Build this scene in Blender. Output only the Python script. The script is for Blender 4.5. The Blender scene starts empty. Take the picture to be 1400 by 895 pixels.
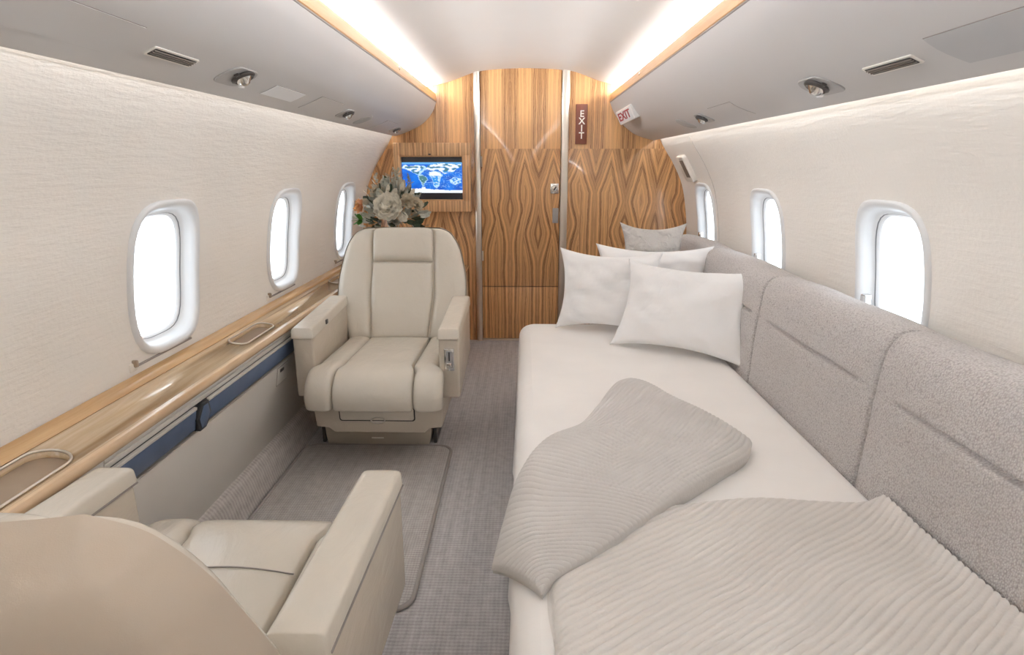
import bpy, bmesh, math, random
from mathutils import Vector, Matrix, noise
random.seed(7)
scn = bpy.context.scene
COL = scn.collection
PI = math.pi
# ------------------------------------------------------------------ camera, world, exposure
ZC = 1.2346
cam_d = bpy.data.cameras.new('camera'); cam = bpy.data.objects.new('camera', cam_d); COL.objects.link(cam)
cam_d.sensor_width = 36.0; cam_d.lens = 36.0*820/1400; cam_d.clip_start = 0.02
cam.location = (0, 0, ZC)
cam.rotation_euler = (math.radians(90-15.0835), 0, math.radians(1.1468))
scn.camera = cam
w = bpy.data.worlds.new('sky'); scn.world = w; w.use_nodes = True
bg = w.node_tree.nodes['Background']; bg.inputs[0].default_value = (0.86, 0.94, 1.02, 1); bg.inputs[1].default_value = 3.0
scn.view_settings.view_transform = 'Standard'; scn.view_settings.look = 'None'
scn.view_settings.exposure = 0.14; scn.view_settings.gamma = 1.0; scn.view_settings.use_curve_mapping = False
COVE, WASH = 46.0, 7.0          # strength of the ceiling cove strips and of the wall-wash strips
try:
    scn.cycles.use_denoising = True; scn.cycles.max_bounces = 14; scn.cycles.diffuse_bounces = 9
    scn.cycles.transparent_max_bounces = 12; scn.cycles.sample_clamp_indirect = 8.0
except Exception: pass
YB = 4.221            # bulkhead
YA = -1.9             # aft end of the cabin behind the camera
WINS = [3.73, 2.775, 1.825, 0.885, -0.06, -1.0]

# ------------------------------------------------------------------ helpers
def lerp(a, b, t): return a+(b-a)*t
def sstep(a, b, x):
    t = min(1, max(0, (x-a)/(b-a))) if a != b else float(x > a)
    return t*t*(3-2*t)
def interp(pts, x):                      # monotone-ish cubic through (x, y) knots
    n = len(pts)
    if x <= pts[0][0]: return pts[0][1]
    if x >= pts[-1][0]: return pts[-1][1]
    for i in range(n-1):
        if x <= pts[i+1][0]:
            x0, y0 = pts[i]; x1, y1 = pts[i+1]; h = x1-x0
            d = (y1-y0)/h
            dm = (y0-pts[i-1][1])/(x0-pts[i-1][0]) if i > 0 else d
            dp = (pts[i+2][1]-y1)/(pts[i+2][0]-x1) if i < n-2 else d
            m0 = 0 if dm*d < 0 else .5*(dm+d); m1 = 0 if dp*d < 0 else .5*(dp+d)
            t = (x-x0)/h
            return (2*t**3-3*t*t+1)*y0+(t**3-2*t*t+t)*h*m0+(-2*t**3+3*t*t)*y1+(t**3-t*t)*h*m1
def link(name, me, mat=None, parent=None, smooth=True):
    o = bpy.data.objects.new(name, me); COL.objects.link(o)
    if mat and not me.materials: me.materials.append(mat)
    if smooth:
        me.polygons.foreach_set('use_smooth', [True]*len(me.polygons))
    if parent: o.parent = parent
    return o
def pydata(name, vs, fs, mat=None, parent=None, smooth=True):
    me = bpy.data.meshes.new(name); me.from_pydata([tuple(v) for v in vs], [], fs); me.update()
    return link(name, me, mat, parent, smooth)
def bmobj(name, bm, mat=None, parent=None, smooth=True, recalc=True):
    if recalc: bmesh.ops.recalc_face_normals(bm, faces=bm.faces)
    me = bpy.data.meshes.new(name); bm.to_mesh(me); bm.free()
    return link(name, me, mat, parent, smooth)
def sharp(o, ang=35):
    o.data.set_sharp_from_angle(angle=math.radians(ang)); return o
def rbox(name, lo, hi, bev=0.004, seg=3, mat=None, parent=None, xf=None):
    bm = bmesh.new(); bmesh.ops.create_cube(bm, size=1)
    for v in bm.verts: v.co = Vector([lerp(lo[i], hi[i], v.co[i]+.5) for i in range(3)])
    if bev > 0: bmesh.ops.bevel(bm, geom=bm.edges[:], offset=bev, segments=seg, affect='EDGES', profile=.5)
    if xf: bmesh.ops.transform(bm, matrix=xf, verts=bm.verts)
    return sharp(bmobj(name, bm, mat, parent), 40)
def patch(name, fn, nu, nv, mat=None, parent=None, closed_u=False):
    vs = []; fs = []
    mu = nu if closed_u else nu+1
    for j in range(nv+1):
        for i in range(mu): vs.append(fn(i/nu, j/nv))
    for j in range(nv):
        for i in range(nu):
            a = j*mu+i; b = j*mu+(i+1) % mu
            fs.append((a, b, b+mu, a+mu))
    return pydata(name, vs, fs, mat, parent)
def se(t, p):                            # superellipse edge: 0 at the ends of [0,1], 1 in the middle
    x = abs(2*t-1); return max(0.0, 1-x**p)**(1/p)
def dens(t):                             # sample denser at both ends
    return .5-.5*math.cos(PI*t)
def puffy(name, base, dirn, thick, p=(7, 7), n=(26, 26), mat=None, parent=None, extra=None):
    def fn(u, v):
        u = lerp(u, dens(u), .75); v = lerp(v, dens(v), .75)
        b = Vector(base(u, v)); d = dirn(u, v) if callable(dirn) else dirn
        h = thick*se(u, p[0])*se(v, p[1])
        if extra: h += extra(u, v)*se(u, p[0])*se(v, p[1])
        return b+Vector(d)*h
    return patch(name, fn, n[0], n[1], mat, parent)
def sweep(name, prof, y0, y1, n=1, mat=None, parent=None, closed=True, caps=True, sm=True):
    vs = []; fs = []; m = len(prof)
    for j in range(n+1):
        y = lerp(y0, y1, j/n)
        for (x, z) in prof: vs.append((x, y, z))
    for j in range(n):
        for i in range(m if closed else m-1):
            a = j*m+i; b = j*m+(i+1) % m
            fs.append((a, b, b+m, a+m))
    if caps and closed: fs.append(tuple(range(m))); fs.append(tuple(range(n*m, n*m+m)))
    bm = bmesh.new(); vv = [bm.verts.new(v) for v in vs]
    for f in fs: bm.faces.new([vv[i] for i in f])
    return sharp(bmobj(name, bm, mat, parent, sm), 40)
def tube(name, pts, r, seg=8, mat=None, parent=None, closed=False, rv=None):
    vs = []; fs = []; pts = [Vector(p) for p in pts]; n = len(pts); prev = None
    for k, p in enumerate(pts):
        a = pts[(k-1) % n] if (k > 0 or closed) else p; b = pts[(k+1) % n] if (k < n-1 or closed) else p
        t = (b-a).normalized()
        ref = Vector(rv) if rv else Vector((0, 0, 1)) if abs(t.z) < .9 else Vector((1, 0, 0))
        e1 = t.cross(ref).normalized(); e2 = t.cross(e1)
        rr = r[k] if isinstance(r, (list, tuple)) else r
        for s in range(seg):
            an = 2*PI*s/seg; vs.append(p+e1*math.cos(an)*rr+e2*math.sin(an)*rr)
    for k in range(n if closed else n-1):
        for s in range(seg):
            a = k*seg+s; b = k*seg+(s+1) % seg; c = ((k+1) % n)*seg
            fs.append((a, b, c+(s+1) % seg, c+s))
    if not closed: fs.append(tuple(range(seg))); fs.append(tuple(range((n-1)*seg, n*seg)))
    return pydata(name, vs, fs, mat, parent)
def lathe(name, prof, seg=24, mat=None, parent=None, xf=None, sx=1, sy=1):
    vs = []; fs = []; m = len(prof)
    for s in range(seg):
        a = 2*PI*s/seg
        for (r, z) in prof: vs.append(Vector((r*math.cos(a)*sx, r*math.sin(a)*sy, z)))
    if xf: vs = [xf @ v for v in vs]
    for s in range(seg):
        for i in range(m-1):
            a = s*m+i; b = ((s+1) % seg)*m+i
            fs.append((a, b, b+1, a+1))
    bm = bmesh.new(); vv = [bm.verts.new(v) for v in vs]
    for f in fs: bm.faces.new([vv[i] for i in f])
    bmesh.ops.remove_doubles(bm, verts=bm.verts, dist=1e-5)
    return sharp(bmobj(name, bm, mat, parent), 40)
def prism(name, poly, axis_fn, d0, d1, mat=None, parent=None, bev=0):
    """polygon (a,b) list extruded between d0 and d1; axis_fn(a,b,d) -> xyz"""
    bm = bmesh.new(); n = len(poly)
    A = [bm.verts.new(axis_fn(a, b, d0)) for a, b in poly]; B = [bm.verts.new(axis_fn(a, b, d1)) for a, b in poly]
    bm.faces.new(A); bm.faces.new(B)
    for i in range(n): bm.faces.new((A[i], A[(i+1) % n], B[(i+1) % n], B[i]))
    bmesh.ops.recalc_face_normals(bm, faces=bm.faces)
    if bev > 0:
        ed = [e for e in bm.edges if len(e.link_faces) == 2 and e.calc_face_angle(0) > .8]
        bmesh.ops.bevel(bm, geom=ed, offset=bev, segments=2, affect='EDGES', profile=.5)
    return sharp(bmobj(name, bm, mat, parent), 35)
def rrect(a, b, r, n=6, cx=0, cy=0):
    out = []
    for (sx, sy, a0) in ((1, 1, 0), (-1, 1, PI/2), (-1, -1, PI), (1, -1, 1.5*PI)):
        for k in range(n+1):
            t = a0+PI/2*k/n
            out.append((cx+sx*(a-r)+r*math.cos(t), cy+sy*(b-r)+r*math.sin(t)))
    return out
def thing(name, label, cat, loc=(0, 0, 0), rz=0, group=None):
    o = bpy.data.objects.new(name, None); COL.objects.link(o); o.empty_display_size = .05
    o.location = loc; o.rotation_euler = (0, 0, rz); tag(o, label, cat, group); return o
def tag(o, label, cat, group=None):
    o['label'] = label; o['category'] = cat
    if group: o['group'] = group
    return o
def struct(o, label=None):
    o['kind'] = 'structure'
    if label: o['label'] = label
    return o
def copy_tree(o, parent=None):
    c = o.copy(); COL.objects.link(c); c.parent = parent
    for ch in list(o.children): copy_tree(ch, c)
    return c
def text_mesh(name, body, size, extrude, mat, parent, xf):
    cu = bpy.data.curves.new(name, 'FONT'); cu.body = body; cu.size = size; cu.extrude = extrude
    cu.align_x = 'CENTER'; cu.align_y = 'CENTER'; cu.offset = size*.018; cu.resolution_u = 4
    o = bpy.data.objects.new(name, cu); COL.objects.link(o)
    bpy.context.view_layer.update()
    me = bpy.data.meshes.new_from_object(o.evaluated_get(bpy.context.evaluated_depsgraph_get()))
    bpy.data.objects.remove(o); bpy.data.curves.remove(cu)
    me.transform(xf); me.materials.clear()
    return link(name, me, mat, parent, False)

# ------------------------------------------------------------------ materials
class G:
    def __init__(s, name):
        s.m = bpy.data.materials.new(name); s.m.use_nodes = True
        s.t = s.m.node_tree; s.b = s.t.nodes['Principled BSDF']
        s.tc = s.t.nodes.new('ShaderNodeTexCoord'); s.O = s.tc.outputs['Object']; s.UV = s.tc.outputs['UV']
    def n(s, typ, **kw):
        nd = s.t.nodes.new(typ)
        for k, v in kw.items(): setattr(nd, k, v)
        return nd
    def put(s, sock, v):
        if isinstance(v, bpy.types.NodeSocket): s.t.links.new(v, sock)
        else: sock.default_value = v
    def math(s, op, a, b=None, c=None):
        nd = s.n('ShaderNodeMath', operation=op); s.put(nd.inputs[0], a)
        if b is not None: s.put(nd.inputs[1], b)
        if c is not None: s.put(nd.inputs[2], c)
        return nd.outputs[0]
    def sep(s, v):
        nd = s.n('ShaderNodeSeparateXYZ'); s.put(nd.inputs[0], v); return nd.outputs
    def comb(s, x, y, z):
        nd = s.n('ShaderNodeCombineXYZ'); [s.put(nd.inputs[i], v) for i, v in enumerate((x, y, z))]; return nd.outputs[0]
    def scale(s, v, k):
        nd = s.n('ShaderNodeVectorMath', operation='MULTIPLY'); s.put(nd.inputs[0], v); nd.inputs[1].default_value = k; return nd.outputs[0]
    def noise(s, v, sc, det=3, rough=.5, dist=0):
        nd = s.n('ShaderNodeTexNoise'); s.put(nd.inputs['Vector'], v); nd.inputs['Scale'].default_value = sc
        nd.inputs['Detail'].default_value = det; nd.inputs['Roughness'].default_value = rough; nd.inputs['Distortion'].default_value = dist
        return nd.outputs['Fac']
    def voro(s, v, sc, feat='F1'):
        nd = s.n('ShaderNodeTexVoronoi', feature=feat); s.put(nd.inputs['Vector'], v); nd.inputs['Scale'].default_value = sc
        return nd.outputs['Distance']
    def ramp(s, f, stops, mode='LINEAR'):
        nd = s.n('ShaderNodeValToRGB'); nd.color_ramp.interpolation = mode; s.put(nd.inputs[0], f)
        el = nd.color_ramp.elements
        while len(el) < len(stops): el.new(.5)
        for e, (p, c) in zip(el, stops): e.position = p; e.color = (*c, 1) if len(c) == 3 else c
        return nd.outputs[0]
    def mix(s, f, a, b, mode='MIX'):
        nd = s.n('ShaderNodeMix', data_type='RGBA', blend_type=mode)
        s.put(nd.inputs[0], f)
        for i, v in ((6, a), (7, b)): s.put(nd.inputs[i], v if isinstance(v, bpy.types.NodeSocket) else (*v, 1))
        return nd.outputs[2]
    def bump(s, h, strength, dist, prev=None):
        nd = s.n('ShaderNodeBump'); s.put(nd.inputs['Height'], h); nd.inputs['Strength'].default_value = strength
        nd.inputs['Distance'].default_value = dist
        if prev: s.t.links.new(prev, nd.inputs['Normal'])
        return nd.outputs[0]
    def out(s, color=None, rough=None, normal=None, metal=None, coat=None, spec=None, sheen=None):
        b = s.b.inputs
        if color is not None: s.put(b['Base Color'], color if isinstance(color, bpy.types.NodeSocket) else (*color, 1))
        if rough is not None: s.put(b['Roughness'], rough)
        if normal is not None: s.put(b['Normal'], normal)
        if metal is not None: b['Metallic'].default_value = metal
        if coat is not None: b['Coat Weight'].default_value = coat; b['Coat Roughness'].default_value = .06
        if spec is not None: b['Specular IOR Level'].default_value = spec
        if sheen is not None: b['Sheen Weight'].default_value = sheen
        return s.m
M = {}
def plain(name, color, rough=.5, metal=0, coat=None, spec=None, var=.06, sc=14):
    g = G(name); f = g.noise(g.O, sc, 4)
    c = g.ramp(f, [(.3, tuple(x*(1-var) for x in color)), (.7, tuple(min(1, x*(1+var)) for x in color))])
    M[name] = g.out(c, rough, metal=metal, coat=coat, spec=spec); return M[name]
def emit(name, color, strength):
    g = G(name); g.b.inputs['Emission Color'].default_value = (*color, 1); g.b.inputs['Emission Strength'].default_value = strength
    M[name] = g.out(color, .6); return M[name]
# wall covering
g = G('wall_fabric')
v1 = g.scale(g.O, (1, 9, 60)); n1 = g.noise(g.scale(g.O, (30, 9, 70)), 1.0, 4, .6); n2 = g.noise(g.O, 90, 3); n3 = g.noise(g.O, 2.2, 3)
c = g.ramp(n3, [(.3, (.80, .765, .715)), (.7, (.84, .805, .755))])
M['wall'] = g.out(c, .85, g.bump(g.math('ADD', n1, g.math('MULTIPLY', n2, .35)), .55, .005), spec=.2)
plain('bin_plastic', (.53, .517, .508), .42, var=.012, sc=3)
plain('bin_panel', (.44, .44, .445), .5, var=.012, sc=3)
plain('ceiling', (.74, .725, .70), .5, var=.015, sc=3)
plain('window_plastic', (.74, .75, .76), .35, var=.01)
plain('window_gasket', (.16, .16, .17), .5)
plain('dark_gap', (.035, .032, .03), .7)
plain('seam_line', (.30, .27, .25), .7)
plain('chrome', (.78, .77, .75), .14, metal=1, var=.02)
plain('satin_metal', (.72, .66, .58), .28, metal=.85, var=.06, sc=5)
plain('dark_metal', (.10, .09, .085), .35, metal=.6)
plain('grey_housing', (.36, .345, .335), .4)
plain('brown_grille', (.20, .165, .14), .6)
plain('speaker_cloth', (.40, .39, .38), .8)
plain('cream_plastic', (.74, .70, .64), .4, var=.02)
plain('panel_beige', (.62, .59, .545), .5, var=.02, sc=4)
plain('navy', (.10, .14, .23), .35, var=.1)
plain('black_trim', (.02, .02, .022), .3)
plain('sign_brown', (.19, .055, .03), .45)
plain('sign_red', (.36, .02, .03), .5)
plain('sign_white', (.80, .78, .75), .4)
plain('white_letter', (.95, .92, .85), .4)
plain('tray_base', (.34, .26, .19), .35)
plain('vase', (.62, .58, .50), .25)
plain('petal_white', (.74, .70, .60), .6, var=.08, sc=60)
plain('petal_cream', (.50, .43, .31), .6, var=.15, sc=60)
plain('petal_orange', (.72, .36, .14), .6, var=.15, sc=60)
plain('leaf_grey', (.46, .47, .41), .55, var=.3, sc=40)
plain('leaf_dark', (.06, .085, .05), .45, var=.3, sc=40)
plain('leaf_green', (.10, .30, .05), .45, var=.2, sc=40)
plain('leaf_tan', (.60, .55, .44), .6, var=.2, sc=40)
emit('cove_lamp', (.93, .975, 1.03), COVE)
emit('wash_lamp', (1.0, .97, .94), WASH)
# glass pane
g = G('window_glass'); tr = g.n('ShaderNodeBsdfTransparent'); gl = g.n('ShaderNodeBsdfGlossy'); gl.inputs['Roughness'].default_value = .02
mx = g.n('ShaderNodeMixShader'); mx.inputs[0].default_value = .05
g.t.links.new(tr.outputs[0], mx.inputs[1]); g.t.links.new(gl.outputs[0], mx.inputs[2])
g.t.links.new(mx.outputs[0], g.t.nodes['Material Output'].inputs[0]); M['glass'] = g.m
# leather
def leather(name, col, wrk=.30, rough=.27):
    g = G(name); vo = g.voro(g.O, 420, 'DISTANCE_TO_EDGE'); big = g.noise(g.O, 3.5, 4)
    wr = g.noise(g.scale(g.O, (16, 7, 16)), 1.0, 4, .55, .6)
    c = g.ramp(big, [(.3, tuple(x*.95 for x in col)), (.7, tuple(x*1.04 for x in col))])
    b1 = g.bump(wr, wrk, .014); b2 = g.bump(vo, .08, .0012, b1)
    M[name] = g.out(c, rough, b2, spec=.55)
leather('leather', (.62, .57, .49)); leather('leather_shell', (.56, .495, .41)); leather('leather_back', (.48, .40, .315), .06, .36)
# veneer for bulkhead and door: book-matched leaves with flame figure
def veneer(name, x0=0., leaf=.098, light=(.60, .335, .145), dark=(.15, .052, .018), z0=1.345, coat=.45):
    g = G(name); x, y, z = g.sep(g.O)
    xs = g.math('ADD', x, x0+20*leaf)
    p = g.math('PINGPONG', xs, leaf); p = g.math('DIVIDE', p, leaf)                     # 0..1 mirrored leaf
    cell = g.math('FLOOR', g.math('DIVIDE', xs, 2*leaf))
    below = g.math('LESS_THAN', z, z0)
    dz = g.math('SUBTRACT', z0, z)
    ex = g.math('MAXIMUM', g.math('SUBTRACT', 1, g.math('DIVIDE', dz, g.math('ADD', .22, g.math('MULTIPLY', g.math('PINGPONG', g.math('MULTIPLY', cell, .37), 1), .16)))), 0)                               # flame leaning towards the joint
    fl = g.math('MULTIPLY', g.math('MULTIPLY', ex, below), .95)
    z1 = g.math('SUBTRACT', z, g.math('ADD', .86, g.math('MULTIPLY', g.math('SINE', g.math('MULTIPLY', cell, 4.3)), .10)))
    rg = g.math('MAXIMUM', g.math('SUBTRACT', 1, g.math('DIVIDE', g.math('SQRT', g.math('ADD', g.math('MULTIPLY', z1, z1), .0012)), .25)), 0); rg = g.math('POWER', rg, 1.6)
    ring = g.math('MULTIPLY', rg, .70)
    wn = g.n('ShaderNodeTexWhiteNoise', noise_dimensions='1D'); g.put(wn.inputs['W'], cell); rnd = wn.outputs['Value']
    ring = g.math('MULTIPLY', ring, g.math('MULTIPLY', g.math('GREATER_THAN', rnd, .35), g.math('ADD', .6, g.math('MULTIPLY', rnd, .6))))
    wob = g.noise(g.comb(g.math('MULTIPLY', p, 1.4), cell, g.math('MULTIPLY', z, 3.2)), 1.0, 4, .6)
    gr = g.math('ADD', g.math('ADD', g.math('MULTIPLY', p, 1.15), fl), g.math('ADD', ring, g.math('MULTIPLY', wob, .38)))
    s1 = g.noise(g.comb(g.math('MULTIPLY', gr, 5.2), g.math('MULTIPLY', below, 7), g.math('MULTIPLY', z, .25)), 1.0, 2, .5)
    s2 = g.noise(g.comb(g.math('MULTIPLY', gr, 17), 3.0, g.math('MULTIPLY', z, .5)), 1.0, 2, .5)
    fine = g.noise(g.comb(g.math('MULTIPLY', gr, 60), cell, g.math('MULTIPLY', z, 3)), 1.0, 4, .6)
    pore = g.noise(g.comb(g.math('MULTIPLY', x, 420), y, g.math('MULTIPLY', z, 9)), 1.0, 2)
    f = g.math('ADD', g.math('MULTIPLY', s1, .85), g.math('MULTIPLY', s2, .62))
    f = g.math('ADD', f, g.math('ADD', g.math('MULTIPLY', fine, .40), g.math('MULTIPLY', pore, .14)))
    f = g.math('SUBTRACT', g.math('MULTIPLY', f, 2.3), 1.83)
    mid = tuple(.55*a+.45*b for a, b in zip(light, dark))
    c = g.ramp(f, [(.04, dark), (.26, mid), (.52, light), (.85, tuple(min(1, a*1.25) for a in light))])
    M[name] = g.out(c, .33, g.bump(pore, .06, .001), coat=coat)
veneer('veneer'); veneer('veneer_side', x0=.04, leaf=.105)
veneer('veneer_frame', x0=.013, leaf=.075, light=(.60, .36, .18), dark=(.26, .12, .05), z0=5, coat=.2)
def longwood(name, light, dark, rough, coat, fy=1.6, fx=46):
    g = G(name); x, y, z = g.sep(g.O)
    w1 = g.noise(g.comb(g.math('MULTIPLY', x, 6), g.math('MULTIPLY', y, .9), z), 1.0, 4)
    n = g.noise(g.comb(g.math('ADD', g.math('MULTIPLY', x, fx), g.math('MULTIPLY', w1, 6)), g.math('MULTIPLY', y, fy), g.math('MULTIPLY', z, fx)), 1.0, 5, .62)
    c = g.ramp(n, [(.25, dark), (.5, tuple(.5*a+.5*b for a, b in zip(light, dark))), (.68, light)])
    M[name] = g.out(c, rough, coat=coat)
longwood('strip_wood', (.62, .36, .17), (.50, .26, .10), .35, .3)
longwood('ledge_wood', (.72, .57, .40), (.50, .34, .18), .14, .8)
longwood('ledge_rail', (.64, .42, .21), (.48, .27, .11), .22, .6)
longwood('ledge_edge', (.72, .53, .35), (.60, .41, .25), .25, .5)
# carpets
def carpet(name, c0, c1, fx=80, fy=80, amp=.5):
    g = G(name); x, y, z = g.sep(g.O)
    wob = g.noise(g.O, 16, 2)
    sx = g.math('SINE', g.math('ADD', g.math('MULTIPLY', x, fx*2*PI), g.math('MULTIPLY', wob, 3)))
    sy = g.math('SINE', g.math('ADD', g.math('MULTIPLY', y, fy*2*PI), g.math('MULTIPLY', wob, 3)))
    fib = g.noise(g.O, 260, 3, .7); blot = g.noise(g.O, 34, 3)
    lines = g.noise(g.comb(g.math('MULTIPLY', x, 46), g.math('MULTIPLY', y, 2.0), 0), 1.0, 3)
    h = g.math('ADD', g.math('MULTIPLY', g.math('ADD', g.math('MULTIPLY', sx, .35), g.math('MULTIPLY', sy, .65)), .5*amp), g.math('MULTIPLY', fib, 1.0))
    f = g.math('ADD', g.math('MULTIPLY', h, .36), g.math('ADD', g.math('MULTIPLY', blot, .3), g.math('MULTIPLY', lines, .3)))
    c = g.ramp(f, [(.28, c0), (.68, c1)])
    M[name] = g.out(c, .95, g.bump(h, .6, .004), spec=.1)
carpet('carpet', (.32, .305, .305), (.62, .60, .60)); carpet('mat_carpet', (.37, .345, .33), (.64, .61, .59), 110, 90, .8)
carpet('duct_carpet', (.37, .34, .32), (.64, .60, .57), 60, 60, .7)
plain('mat_binding', (.34, .31, .29), .8)
# textiles
def cloth(name, col, rough=.9, wr=.3, fine=420, sheen=0, wsc=(5, 9, 5)):
    g = G(name); a = g.noise(g.scale(g.O, wsc), 1.0, 4, .5, .8); b = g.noise(g.O, fine, 2); n3 = g.noise(g.O, 4, 3)
    c = g.ramp(n3, [(.3, tuple(x*.97 for x in col)), (.7, tuple(min(1, x*1.02) for x in col))])
    M[name] = g.out(c, rough, g.bump(b, .1, .001, g.bump(a, wr, .02)), spec=.2, sheen=sheen)
cloth('sheet', (.88, .855, .83), wr=.16, wsc=(3, 8, 3)); cloth('pillow', (.905, .90, .90), wr=.38)
cloth('grey_cushion', (.60, .575, .55), wr=1.0, fine=160, wsc=(26, 26, 26))
g = G('boucle'); vo = g.voro(g.scale(g.O, (1, 1.25, 1)), 210); n = g.noise(g.O, 150, 3); b2 = g.noise(g.O, 5, 3)
c = g.mix(g.math('MULTIPLY', vo, .75), (.76, .725, .71), (.29, .26, .25)); c = g.mix(g.math('MULTIPLY', b2, .25), c, (.56, .53, .515))
M['boucle'] = g.out(c, .95, g.bump(g.math('SUBTRACT', g.math('MULTIPLY', n, .6), vo), .8, .004), spec=.15)
g = G('knit'); x, y, z = g.sep(g.O); n = g.noise(g.O, 130, 3, .6); b2 = g.noise(g.O, 6, 3)
c = g.ramp(b2, [(.3, (.66, .625, .59)), (.7, (.71, .675, .64))])
M['knit'] = g.out(c, .95, g.bump(n, .45, .003), spec=.15, sheen=.2)
g = G('knit_throw'); n = g.noise(g.O, 130, 3, .6); b2 = g.noise(g.O, 6, 3)
c = g.ramp(b2, [(.3, (.58, .555, .53)), (.7, (.64, .615, .59))])
M['knit_throw'] = g.out(c, .95, g.bump(n, .45, .003), spec=.15, sheen=.2)
# map screen (flat print, emitted)
g = G('screen'); vc = g.n('ShaderNodeVertexColor', layer_name='map')
g.t.links.new(vc.outputs[0], g.b.inputs['Emission Color']); g.b.inputs['Emission Strength'].default_value = 1.0
M['screen'] = g.out((.01, .01, .012), .25)
plain('screen_black', (.035, .035, .042), .22)

# ------------------------------------------------------------------ cabin shell
WK = [(-.02, 1.02), (.15, 1.055), (.4, 1.105), (.65, 1.128), (.8, 1.128), (.95, 1.11), (1.12, 1.07), (1.25, 1.005), (1.36, .932), (1.43, .892), (1.50, .83)]
def WX(z): return interp(WK, z)
WA, WB_, WZ = .168, .212, .905            # half width, half height and centre height of a window opening
def sup(dx, dz, a, b, n=3.7):
    k = (abs(dx/a)**n+abs(dz/b)**n)**(-1/n); return dx*k, dz*k
NS = 16
def rect_ring():
    out = []; A, B = .25, .275
    for i in range(NS): out.append((lerp(-A, A, i/NS), -B))
    for i in range(NS): out.append((A, lerp(-B, B, i/NS)))
    for i in range(NS): out.append((lerp(A, -A, i/NS), B))
    for i in range(NS): out.append((-A, lerp(B, -B, i/NS)))
    return out
RR = rect_ring(); A_, B_ = .25, .275
def wall(name, side):
    bm = bmesh.new(); Z0, Z1 = -.02, 1.50
    P = lambda y, z: (side*WX(z), y, z)
    zs_mid = [lerp(WZ-B_, WZ+B_, i/NS) for i in range(NS+1)]
    zlow = [lerp(Z0, WZ-B_, i/8) for i in range(9)]; zup = [lerp(WZ+B_, Z1, i/10) for i in range(11)]
    def grid(ys, zs):
        vv = [[bm.verts.new(P(y, z)) for z in zs] for y in ys]
        for i in range(len(ys)-1):
            for j in range(len(zs)-1): bm.faces.new((vv[i][j], vv[i+1][j], vv[i+1][j+1], vv[i][j+1]))
    wins = sorted(WINS); edge = YA
    for yc in wins:
        grid([lerp(edge, yc-A_, i/4) for i in range(5)], zlow[:-1]+zs_mid[:-1]+zup)
        ys = [lerp(yc-A_, yc+A_, i/NS) for i in range(NS+1)]
        grid(ys, zlow); grid(ys, zup)
        rings = []
        for k in range(5):
            t = k/4; r = []
            for (dx, dz) in RR:
                hx, hz = sup(dx, dz, WA, WB_)
                r.append(bm.verts.new(P(yc+lerp(hx, dx, t), WZ+lerp(hz, dz, t))))
            rings.append(r)
        n = len(RR)
        for k in range(4):
            for i in range(n): bm.faces.new((rings[k][i], rings[k][(i+1) % n], rings[k+1][(i+1) % n], rings[k+1][i]))
        edge = yc+A_
    grid([lerp(edge, YB+.05, i/4) for i in range(5)], zlow[:-1]+zs_mid[:-1]+zup)
    bmesh.ops.remove_doubles(bm, verts=bm.verts, dist=1e-4)
    return struct(bmobj(name, bm, M['wall']), 'cream textured fabric cabin side wall with rounded windows')
wall('wall_left', -1); wall('wall_right', 1)
def window(idx, side, yc, seats):
    o = bpy.data.objects.new('window_%d' % idx, None); COL.objects.link(o); o.empty_display_size = .05
    o.location = (side*WX(WZ), yc, WZ); struct(o, seats)
    inv = Vector(o.location); N = 48
    prof = [(.020, .002, .002), (.019, .019, -.007), (.012, .012, -.012), (.003, .003, -.010), (-.004, -.004, -.002), (-.007, -.007, .010),
            (-.011, -.011, .024), (-.016, -.016, .031), (-.022, -.022, .034)]
    prof[0] = (.020, .020, .002)
    def ring(da, db, d):
        out = []
        for i in range(N):
            t = 2*PI*i/N; dx, dz = sup(math.cos(t)*.8, math.sin(t), WA+da, WB_+db)
            out.append(Vector((side*(WX(WZ+dz)+d), yc+dx, WZ+dz))-inv)
        return out
    def loft(name, rs, mat, cap=False):
        vs = [v for r in rs for v in r]; fs = []
        for k in range(len(rs)-1):
            for i in range(N): fs.append((k*N+i, k*N+(i+1) % N, (k+1)*N+(i+1) % N, (k+1)*N+i))
        if cap: fs.append(tuple(range((len(rs)-1)*N, len(rs)*N)))
        return pydata(name, vs, fs, mat, o)
    loft('window_frame', [ring(*p) for p in prof], M['window_plastic'])
    loft('gasket', [ring(-.022, -.022, .034), ring(-.024, -.024, .038)], M['window_gasket'])
    loft('inner_frame', [ring(-.022, -.022, .036), ring(-.025, -.025, .038), ring(-.029, -.029, .041), ring(-.031, -.031, .047)], M['window_plastic'])
    loft('pane', [ring(-.0295, -.0295, .046)], M['glass'], True)
    return o
k = 1
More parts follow.
